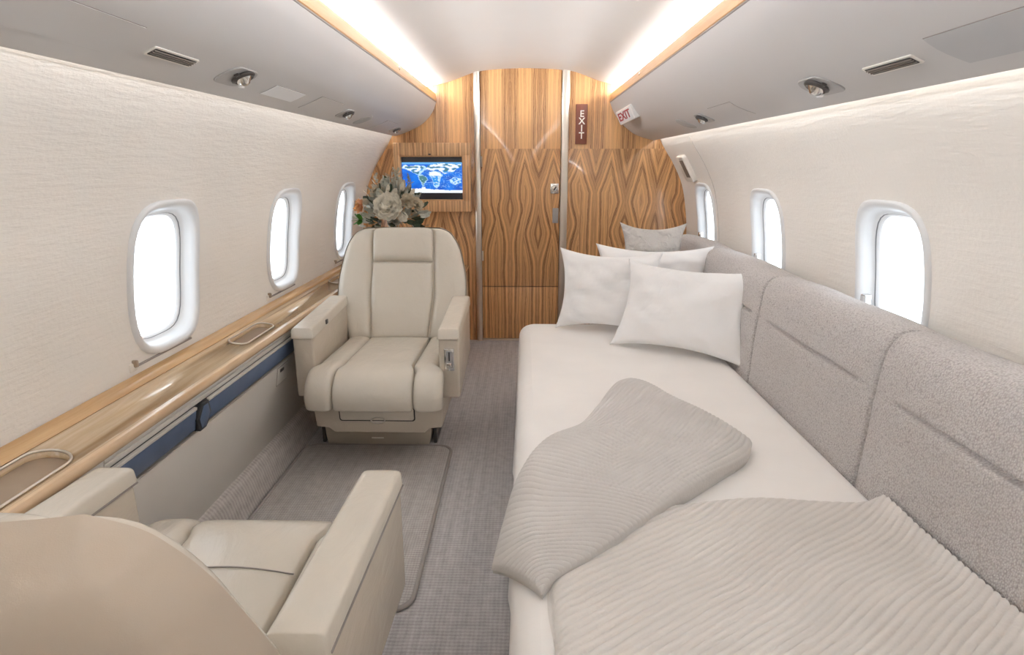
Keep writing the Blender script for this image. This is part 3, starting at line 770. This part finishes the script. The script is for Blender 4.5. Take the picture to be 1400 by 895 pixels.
def armchair(label, loc, rz):
    r = thing('armchair', label, 'armchair', loc, rz, 'leather cabin armchairs')
    # backrest: shell and four upholstered panels
    def shell(u, v):
        uu = lerp(u, dens(u), .7); vv = lerp(v, dens(v), .7)
        s = 2*uu-1
        b = back_base(s, vv); edge = min(uu, 1-uu, 1-vv)/.045
        lip = (1-min(1, edge))**2; grow = math.sqrt(max(0, 1-(1-min(1, edge))**2))
        k = 1+.030*grow; b.x *= k; b.z += .014*grow*sstep(.6, 1, vv)
        h = .112*se(uu, 3.0)*se(vv*.5+.5 if vv > .5 else .5, 3.0)
        return b+Vector((0, .92, -.33))*h+DB*.036*lip+Vector((0, .003, 0))
    patch('back_shell', shell, 90, 80, M['leather_back'], r)
    puffy('back_padding', lambda u, v: back_base(2*u-1, v), DB, .034, (22, 22), (40, 40), M['leather'], r)
    def us(v): return interp([(0, .55), (.4, .48), (.68, .50), (.9, .58), (1, .68)], v)
    for nm, s in (('back_wing', -1), ('back_wing', 1)):
        def base(u, v, s=s): return back_base(s*lerp(us(v), 1.0, u), v)
        puffy(nm, base, DB, .062, (3.2, 5), (22, 36), M['leather'], r)
    def ctr(v0, v1):
        return lambda u, v: back_base(lerp(-1, 1, u)*us(lerp(v0, v1, v)), lerp(v0, v1, v))
    puffy('back_panel', ctr(0, .672), DB, .058, (9, 12), (30, 30), M['leather'], r, lambda u, v: .008*math.sin(PI*v))
    puffy('headrest', ctr(.678, 1.0), DB, .066, (9, 4), (30, 24), M['leather'], r, lambda u, v: .006*math.sin(PI*u))
    # seat cushion: two bolsters and a centre, wrapped over the nose
    hw = .278
    for u0, u1, nm in ((-1, -.58, 'seat_bolster'), (-.575, .575, 'seat_cushion'), (.58, 1, 'seat_bolster')):
        def base(u, v, u0=u0, u1=u1):
            s = lerp(u0, u1, u); p = seat_path(v); p.x = s*lerp(.250, .278, sstep(-.27, -.32, p.y))
            p.y += .012*abs(s)**3*(1 if v > .5 else 0)
            return p
        pu = (12, 30) if nm == 'seat_cushion' else (3.4, 30)
        puffy(nm, base, lambda u, v: seat_dir(v), .05 if nm == 'seat_bolster' else .046, pu, (26, 54), M['leather'], r,
              (lambda u, v: .006*math.sin(PI*u)*math.sin(PI*min(1, v*1.3))) if nm == 'seat_cushion' else None)
    def upad(u, v): p = seat_path(v); p.x = (2*u-1)*lerp(.248, .276, sstep(-.27, -.32, p.y)); return p
    puffy('seat_padding', upad, lambda u, v: seat_dir(v), .014, (14, 30), (30, 54), M['leather'], r)
    rbox('seat_pan', (-.25, -.34, .27), (.25, .22, .392), .012, 3, M['leather_shell'], r)
    # skirt with the pull-out drawer
    pf = [(-.270, .305), (.270, .305), (.264, .180), (.212, .175), (.190, .154), (-.190, .154), (-.212, .175), (-.264, .180)]
    prism('skirt', pf, lambda a, b, d: (a, d+.10*(.275-b), b), -.325, .2, M['leather_shell'], r, .008)
    dg = prism('drawer_gap', rrect(.158, .033, .012, 4, -.005, .243), lambda a, b, d: (a, d+.10*(.275-b), b), -.3266, -.31, M['dark_gap'], r)
    df = prism('drawer_front', rrect(.153, .0285, .010, 4, -.005, .244), lambda a, b, d: (a, d+.10*(.275-b), b), -.331, -.312, M['leather'], r, .002)
    lathe('drawer_pull', [(.0001, .0), (.026, .0), (.030, .004), (.030, .012)], 20, M['cream_plastic'], df, Matrix.Translation((-.002, -.319, .216)) @ Matrix.Rotation(PI/2, 4, 'X'), 1, .45)
    # plinth
    pp = [(-.232, .0), (.232, .0), (.240, .05), (.246, .16), (-.246, .16), (-.240, .05)]
    pl = prism('plinth', pp, lambda a, b, d: (a-.06, d, b), -.115, .25, M['leather_shell'], r, .006)
    rbox('plinth_badge', (-.09, -.1185, .034), (-.035, -.114, .040), .001, 1, M['white_letter'], pl)
    for sx in (-1, 1): rbox('floor_rail', (sx*.257-.068, -.09, .0), (sx*.257-.053, .25, .085), .003, 2, M['dark_metal'], r)
    arm(r, -1, False); arm(r, 1, True)
    return r
far = armchair('beige leather armchair turned with its back to the wooden bulkhead', (-.600, 2.615, 0), 0)
near = copy_tree(far); near.location = (-.607, .885, 0); near.scale = (1, 1, .982); near.rotation_euler = (0, 0, PI)
for ch in near.children:
    if ch.name.startswith(('back_', 'headrest')): ch.location.z -= .014
tube('cushion_seam', [(lerp(-.575, .575, i/16)*.25, -.15-.012*math.sin(PI*i/16), .4435+.0065*math.sin(PI*i/16)) for i in range(17)], .0016, 6, M['seam_line'], near)
near['label'] = 'beige leather armchair facing the wooden bulkhead, seen past its rounded back'

# ------------------------------------------------------------------ low wooden cabinet and flowers behind the far chair
t = thing('low_cabinet', 'low wood veneer cabinet against the bulkhead below the wall screen', 'cabinet', (-.64, 3.85, 0))
rbox('body', (-.235, -.36, 0), (.245, .36, .535), .003, 2, M['veneer_side'], t)
rbox('top', (-.24, -.37, .537), (.252, .362, .558), .005, 3, M['ledge_rail'], t)
rbox('door', (-.20, -.372, .04), (.21, -.358, .51), .003, 2, M['veneer_side'], t)
t = thing('flower_arrangement', 'white and cream flower arrangement with grey leaves behind the armchair', 'flowers', (-.80, 3.70, .56))
lathe('vase', [(.0001, .0), (.05, .0), (.062, .02), (.075, .12), (.07, .22), (.055, .27), (.058, .285), (.052, .28), (.05, .24), (.0001, .2)], 28, M['vase'], t)
def petal_mesh(nm, L, Wd, cup, mat):
    vs = []; fs = []
    for j in range(5):
        v = j/4; wd = Wd*math.sin(PI*min(.97, .12+.8*v))**.7
        for i in range(3): u = i-1; vs.append((u*wd, L*v, cup*v*v+.25*cup*abs(u)))
    for j in range(4):
        for i in range(2): a = j*3+i; fs.append((a, a+1, a+4, a+3))
    me = bpy.data.meshes.new(nm); me.from_pydata(vs, [], fs); me.materials.append(mat); me.polygons.foreach_set('use_smooth', [True]*len(fs)); return me
def bloom_mesh(nm, R, layers, mat):
    vs = []; fs = []; rnd = random.Random(nm)
    for k in range(layers):
        t_ = k/max(1, layers-1); n = 4+k*2; tilt = lerp(1.25, -.15, t_); L = R*lerp(.42, .95, t_); Wd = R*lerp(.26, .40, t_); zb = R*lerp(.22, 0, t_)
        for q in range(n):
            a = 2*PI*q/n+k*.6+rnd.uniform(-.15, .15); m = Matrix.Rotation(a, 4, 'Z') @ Matrix.Rotation(tilt+rnd.uniform(-.12, .12), 4, 'X')
            b = len(vs)
            for j in range(5):
                v = j/4; wd = Wd*math.sin(PI*min(.95, .15+.75*v))**.6
                for i in range(3): u = i-1; vs.append(m @ Vector((u*wd*rnd.uniform(.85, 1.15), L*v*rnd.uniform(.9, 1.1), .42*L*v*v*lerp(-.6, 1, t_)+.35*wd*abs(u)+rnd.uniform(-.08, .08)*R*v))+Vector((0, 0, zb)))
            for j in range(4):
                for i in range(2): c = b+j*3+i; fs.append((c, c+1, c+4, c+3))
    me = bpy.data.meshes.new(nm); me.from_pydata(vs, [], fs); me.materials.append(mat); me.polygons.foreach_set('use_smooth', [True]*len(fs)); return me
def orient(p, d, s=1, roll=0):
    q = Vector(d).normalized().to_track_quat('Z', 'Y').to_matrix().to_4x4()
    return Matrix.Translation(p) @ q @ Matrix.Rotation(roll, 4, 'Z') @ Matrix.Scale(s, 4)
big = bloom_mesh('bloom_big', .085, 8, M['petal_white']); mid = bloom_mesh('bloom_mid', .05, 4, M['petal_white'])
crm = bloom_mesh('bloom_cream', .045, 4, M['petal_cream']); org = bloom_mesh('bloom_orange', .045, 3, M['petal_orange'])
C0 = Vector((0, 0, .36))
def sub(nm, me, mat4):
    o = bpy.data.objects.new(nm, me); COL.objects.link(o); o.parent = t; o.matrix_local = mat4; return o
for (p, d, me, s) in (((.01, -.16, .44), (0, -1, .4), big, 1), ((.11, -.10, .47), (.5, -.8, .5), crm, 1.1), ((.155, -.06, .45), (.8, -.6, .4), crm, 1.0), ((-.17, -.10, .445), (-.7, -.8, .3), org, 1.0),
                      ((-.075, -.07, .53), (-.2, -.6, .8), crm, .8),
                      ((.09, -.16, .385), (.4, -1, .1), mid, .6)):
    sub('bloom', me, orient(Vector(p), d, s, random.uniform(0, 6)))
lm = {k: petal_mesh('leaf_'+k, .075, .021, .012, M['leaf_'+k]) for k in ('grey', 'dark', 'green', 'tan')}
for q in range(330):
    th = random.uniform(-PI, PI); ph = random.uniform(-.25, 1.45)
    d = Vector((math.cos(th)*math.cos(ph), math.sin(th)*math.cos(ph), math.sin(ph)))
    if d.y > .55: continue
    p = C0+Vector((d.x*.155, d.y*.12, d.z*.175))*random.uniform(.72, 1.14)
    key = random.choice(['grey', 'grey', 'tan', 'dark', 'tan']) if d.z > .1 else random.choice(['dark', 'dark', 'grey'])
    axis = (d+Vector((random.uniform(-.7, .7), random.uniform(-.7, .7), random.uniform(-.4, .7)))).normalized()
    m = Matrix.Translation(p) @ axis.to_track_quat('Y', 'Z').to_matrix().to_4x4() @ Matrix.Rotation(random.uniform(-1, 1), 4, 'Y') @ Matrix.Scale(random.uniform(.55, 1.0), 4)
    sub('leaf', lm[key], m)
for q in range(7):
    a = 2*PI*q/7; axis = Vector((math.cos(a)*.6-.4, -.7, math.sin(a)*.6)).normalized()
    sub('leaf', lm['green'], Matrix.Translation((-.165, -.13, .365)) @ axis.to_track_quat('Y', 'Z').to_matrix().to_4x4() @ Matrix.Scale(.75, 4))
for q in range(12):
    a = random.uniform(-.9, .9); top_ = Vector((math.sin(a)*.15, random.uniform(-.08, .05), .47+.15*math.cos(a)+random.uniform(-.02, .05)))
    st = tube('stem', [(0, 0, .2), tuple(Vector((0, 0, .2)).lerp(top_, .5)+Vector((0, 0, .02))), tuple(top_)], .0022, 5, M['leaf_grey'], t)
    for e in range(4):
        sub('leaf', lm[random.choice(['grey', 'tan'])], Matrix.Translation(top_-Vector((0, 0, e*.013))) @ Vector((random.uniform(-1, 1), random.uniform(-1, .3), random.uniform(.1, 1))).to_track_quat('Y', 'Z').to_matrix().to_4x4() @ Matrix.Scale(.42, 4))

# ------------------------------------------------------------------ divan, mattress, pillows, blankets
BZ = .45; BX0, BX1 = -.022, .872; BY0, BY1 = -.75, 3.03
sofa = thing('divan_sofa', 'grey upholstered divan with a row of back cushions under the windows', 'sofa', (.5, 1.5, 0))
TO = Matrix.Translation((-.5, -1.5, 0))
o = rbox('base', (.06, BY0+.02, .0), (1.0, BY1+.16, .26), .02, 3, M['boucle'], sofa); o.data.transform(TO)
o = rbox('end_arm', (.36, BY1+.012, .255), (.98, BY1+.17, .64), .05, 5, M['boucle'], sofa); o.data.transform(TO)
SP = smoothpoly([(.865, .40), (.868, .47), (.872, .56), (.876, .655), (.880, .69), (.884, .735), (.890, .785), (.905, .822), (.935, .840), (.975, .842), (1.02, .834), (1.07, .815), (1.115, .790)], 5)
def cushion(name, y0, y1, k):
    n = 44; L = y1-y0
    def fn(u, v):
        vv = lerp(v, dens(v), .85); y = lerp(y0, y1, vv)
        i = u*(len(SP)-1); a = SP[int(i)]; b = SP[min(len(SP)-1, int(i)+1)]; f = i-int(i)
        x, z = lerp(a[0], b[0], f), lerp(a[1], b[1], f)
        e = se(vv, 14)                                # rounded ends: the cushion pulls back into the seam
        tx = .050*(1-e); 
        wgt = 1-sstep(.95, 1.1, x)
        x += tx*wgt*.9; z -= tx*.55*(1-wgt*.55)*sstep(.70, .84, z)
        z += .010*math.sin(PI*vv)*sstep(.75, .84, z)+.010*noise.noise((y*3, k, 0))*sstep(.8, .84, z)
        g_ = math.exp(-((z-.690)/.0055)**2)*sstep(.05, .12, vv)*(1-sstep(.80, .9, vv))
        x += .015*g_+.004*noise.noise((y*5, z*6, k))-.006*math.sin(PI*vv)*math.sin(PI*min(1, max(0, (z-.42)/.4)))
        return (x-.5, y-1.5, z)
    return patch(name, fn, 180, n, M['boucle'], sofa)
YS = [-.86, -.09, .68, 1.437, 2.215, 2.99, 3.60]
for k, (a, b) in enumerate(zip(YS, YS[1:])): cushion('back_cushion', a+.003, b-.003, k)
o = rbox('seam_filler', (.915, YS[0], .3), (1.06, YS[-1], .77), .01, 2, M['seam_line'], sofa); o.data.transform(TO)

# mattress dressed in a fitted white sheet
def plan(ins):
    x0, x1, y0, y1 = BX0+ins, BX1-ins, BY0+ins, BY1-ins; r = max(.012, .085-ins); out = []
    def seg(a, b, n):
        for i in range(n): out.append((lerp(a[0], b[0], i/n), lerp(a[1], b[1], i/n)))
    def arc(cx, cy, a0, n=8):
        for i in range(n): t_ = a0+PI/2*i/n; out.append((cx+r*math.cos(t_), cy+r*math.sin(t_)))
    seg((x1, y0+r), (x1, y1-r), 60); arc(x1-r, y1-r, 0); seg((x1-r, y1), (x0+r, y1), 24); arc(x0+r, y1-r, PI/2)
    seg((x0, y1-r), (x0, y0+r), 160); arc(x0+r, y0+r, PI); seg((x0+r, y0), (x1-r, y0), 16); arc(x1-r, y0+r, 1.5*PI)
    return out
rings = []; rad = .055
for k in range(7):
    a = PI/2*k/6; rings.append((rad*(1-math.sin(a)), BZ-rad*(1-math.cos(a)), 0))
for k in range(1, 9): rings.append((.0, lerp(BZ-rad, .012, k/8), k/8))
vs = []; fs = []; n = len(plan(0))
for (ins, z, q) in rings:
    for (x, y) in plan(ins):
        rip = .016*q*(noise.noise((y*4.2, 0, 2))+.6*noise.noise((y*11, z*1.5, 5))) if x < BX0+.1 else 0
        vs.append((x-.012*q+rip-.5, y-1.5, z))
for k in range(len(rings)-1):
    for i in range(n): fs.append((k*n+i, k*n+(i+1) % n, (k+1)*n+(i+1) % n, (k+1)*n+i))
fs.append(tuple(range(n)))
mt = pydata('mattress', vs, fs, M['sheet']); mt.location = (.5, 1.5, 0)
tag(mt, 'long mattress dressed in a smooth ivory fitted sheet on the divan', 'mattress'); sharp(mt, 50)

def pillow(name, W, H, T, loc, mat, label, cat='pillow', seed=0, group=None, xdir=(1, 0, 0), lean=.35, pinch=.15, up=None):
    """loc = middle of the bottom edge; xdir along the bottom edge; leaning back by lean radians"""
    ex = Vector(xdir).normalized(); yh = Vector((0, 0, 1)).cross(ex)      # backward direction
    upv = (Vector((0, 0, 1))*math.cos(lean)+yh*math.sin(lean)).normalized() if up is None else Vector(up)
    nn = ex.cross(upv)
    n = 30; vs = []; fs = []
    def P(u, v, s):
        cx = u*W/2*(1-pinch*(1-v*v)*abs(u)**4); cz = H/2+v*H/2*(1-pinch*1.25*(1-u*u)*abs(v)**4)
        e = max(0, (1-abs(u)**3.2))**.62*max(0, (1-abs(v)**3.2))**.62
        wr = .24*noise.noise((u*2.2+seed, v*2.2, seed))+.17*noise.noise((u*4+v*2+seed, v*4.5, seed+4))+.07*noise.noise((u*10+seed, v*7, seed+9)) if s > 0 else 0
        fold = .05*math.sin((u+v)*9+seed)*abs(u)**2*abs(v)**2*4
        return ex*cx+upv*cz+nn*s*T/2*e*(1+wr+fold)
    for s in (1, -1):
        for j in range(n+1):
            for i in range(n+1): vs.append(P(-math.cos(PI*i/n)*.55+(2*i/n-1)*.45, -math.cos(PI*j/n)*.55+(2*j/n-1)*.45, s))
    m = (n+1)**2
    for s in (0, 1):
        for j in range(n):
            for i in range(n):
                a = s*m+j*(n+1)+i; q = (a, a+1, a+n+2, a+n+1); fs.append(q if s == 0 else q[::-1])
    bm = bmesh.new(); vv = [bm.verts.new(v) for v in vs]
    for f_ in fs: bm.faces.new([vv[i] for i in f_])
    bmesh.ops.remove_doubles(bm, verts=bm.verts, dist=1e-5)
    o = bmobj(name, bm, M[mat]); o.location = loc; tag(o, label, cat, group); return o
pillow('pillow', .60, .405, .17, (.640, 2.455, .452), 'pillow', 'large white pillow leaning on the grey sofa back in front of the others', seed=3, xdir=(.45, -.30, 0), lean=.42, group='white bed pillows')
pillow('pillow', .50, .40, .15, (.395, 2.83, .452), 'pillow', 'white pillow overhanging towards the aisle beside the large one', seed=8, xdir=(.5, -.16, 0), lean=.18, group='white bed pillows')
pillow('pillow', .58, .38, .15, (.645, 2.985, .475), 'pillow', 'white pillow tucked behind the two other white ones', seed=15, xdir=(.56, -.10, 0), lean=.12, group='white bed pillows')
pillow('throw_cushion', .35, .318, .14, (.675, 3.165, .632), 'grey_cushion', 'fluffy light grey cushion standing behind the white pillows', 'cushion', seed=23, xdir=(.4, -.05, 0), lean=.12, pinch=.2)

# ribbed knit blankets
RA = math.radians(36)
def rib(s, pitch=.0155, amp=.0075):
    f = (s/pitch) % 1.0; return amp*(abs(math.sin(PI*f))**.35)
def blanket_pt(x, y):
    """spread blanket on the mattress"""
    s = -x*math.sin(RA)+y*math.cos(RA)+.012*noise.noise((x*4, y*4, 1))
    h = .014+.010*noise.noise((x*3.1, y*3.1, 7))+.004*noise.noise((x*9, y*9, 3))
    return h, s
bx0, bx1 = .055, .858; by0, by1 = .25, 1.30
nx, ny = 400, 440
vs = []; fs = []
for j in range(ny+1):
    for i in range(nx+1):
        u, v = i/nx, j/ny
        x = lerp(bx0+.012*noise.noise((v*5, 1, 2)), bx1, u)
        yt = by1-.045*sstep(.75, .0, u)-.028*sstep(.2, .0, u)+.012*noise.noise((u*4, 7, 2))
        y = lerp(by0, yt, v)
        h, s = blanket_pt(x, y)
        e = min(1, (x-bx0)/.03, (yt-y)/.03); e = max(0, e); e = math.sqrt(1-(1-e)**2)
        z = BZ+.001+(h+rib(s))*e
        if x > .80: z += .02*((x-.80)/.06)**2
        vs.append((x-.45, y-.6, z))
for j in range(ny):
    for i in range(nx): a = j*(nx+1)+i; fs.append((a, a+1, a+nx+2, a+nx+1))
bl = pydata('blanket', vs, fs, M['knit']); bl.location = (.45, .6, 0); tag(bl, 'cream ribbed knit blanket spread flat over the mattress', 'blanket')

# folded throw: a patch between four curved edges
def poly_at(pts, t):
    d = [0]
    for a, b in zip(pts, pts[1:]): d.append(d[-1]+math.hypot(b[0]-a[0], b[1]-a[1]))
    s = t*d[-1]
    return interp(list(zip(d, [p[0] for p in pts])), s), interp(list(zip(d, [p[1] for p in pts])), s)
E_AB = [(.386, 2.093), (.437, 2.04), (.503, 1.899), (.563, 1.757), (.621, 1.644), (.652, 1.575)]     # far edge, A to B
E_DC = [(-.066, 1.10), (-.035, 1.05), (.0, .995), (.035, .945)]                                          # near-left edge, D to C
E_DA = [(-.066, 1.10), (-.045, 1.23), (-.016, 1.375), (.03, 1.49), (.079, 1.574), (.163, 1.656), (.229, 1.792), (.31, 1.993), (.345, 2.055), (.386, 2.093)]
E_CB = [(.035, .945), (.057, .981), (.147, 1.055), (.22, 1.123), (.311, 1.216), (.412, 1.305), (.503, 1.388), (.61, 1.49), (.652, 1.575)]
# u runs D->A (and C->B), v runs from edge DA to edge CB
def coons(u, v):
    a = poly_at(E_DA, u); b = poly_at(E_CB, u); c = poly_at(E_DC, v); d = poly_at(E_AB, v)
    p00 = E_DA[0]; p10 = E_DA[-1]; p01 = E_CB[0]; p11 = E_CB[-1]
    return tuple((1-v)*a[k]+v*b[k]+(1-u)*c[k]+u*d[k]-((1-u)*(1-v)*p00[k]+u*(1-v)*p10[k]+(1-u)*v*p01[k]+u*v*p11[k]) for k in (0, 1))
def drape(x):                                        # height of the support: mattress top, falling off past its edge
    return BZ if x > BX0+.05 else BZ-.030*((BX0+.05-x)/.09)**1.6*2.0
def throw_layer(name, s0, z0, th, parent=None, nu=520, nv=260):
    vs = []; fs = []
    def P(u, v, top_):
        uu, vv = lerp(.5, u, s0), lerp(.5, v, s0)
        x, y = coons(uu, vv); base = drape(x)+z0
        e = (se(u, 4) if u < .5 else se(u, 10))*se(v, 4)
        L = .014+.014*noise.noise((x*5, y*5, 2))+.012*math.exp(-((u-.5)/.22)**2)
        ang = 1.05*u+.15*noise.noise((x*3, y*3, 4)); s = u*.95-.22*v*v+.02*noise.noise((x*4, y*4, 8))
        s2 = v*.62+.02*noise.noise((x*4, y*4, 11))
        k = sstep(.35, .60, u+.25*noise.noise((x*5, y*5, 13)))
        r = lerp(rib(s, .0175, .0090), rib(s2, .0175, .0080), k)
        return (x-.29, y-1.5, base+(th+L*1.2+r)*e if top_ else base)
    for j in range(nv+1):
        for i in range(nu+1):
            u, v = i/nu, j/nv; u = lerp(u, dens(u), .5); v = lerp(v, dens(v), .5)
            vs.append(P(u, v, True))
    for j in range(nv):
        for i in range(nu): a = j*(nu+1)+i; fs.append((a, a+1, a+nu+2, a+nu+1))
    return pydata(name, vs, fs, M['knit_throw'], parent)
thr = thing('throw_blanket', 'folded beige ribbed knit throw lying across the mattress edge', 'blanket', (.29, 1.5, 0))
a = throw_layer('under_fold', .985, .001, .010, thr, 200, 110); b = throw_layer('top_fold', 1.0, .016, .016, thr)

# ------------------------------------------------------------------ wall unit by the last window over the divan
t = thing('wall_control_unit', 'white wall unit with brown grille above the window next to the bulkhead', 'wall unit')
z_ = 1.225; dn = Vector((WX(z_+.02)-WX(z_-.02), 0, .04)).normalized()
xv = Vector((0, -1, 0)); nv = Vector((-dn.z, 0, dn.x)); 
if nv.x > 0: nv = -nv
m = Matrix((dn.cross(nv), dn, nv)).transposed().to_4x4(); m.translation = (WX(z_), 3.88, z_); t.matrix_world = m
prism('housing', rrect(.085, .088, .022, 6), lambda a, b, d: (a, b, d), -.01, .030, M['cream_plastic'], t, .007)
prism('grille', rrect(.040, .058, .004, 3, .030*1, .006), lambda a, b, d: (a, b, d), .028, .0315, M['brown_grille'], t)
rbox('indicator', (.0, .068, .029), (.06, .078, .0315), .001, 1, M['grey_housing'], t)
# panel joint in the wall by the last window
pts = [Vector((WX(z)-.0005, 3.50, z)) for z in [lerp(.55, 1.40, i/24) for i in range(25)]]
struct(tube('trim_3', pts, .0022, 6, M['panel_beige']), 'thin joint line in the cream wall covering')
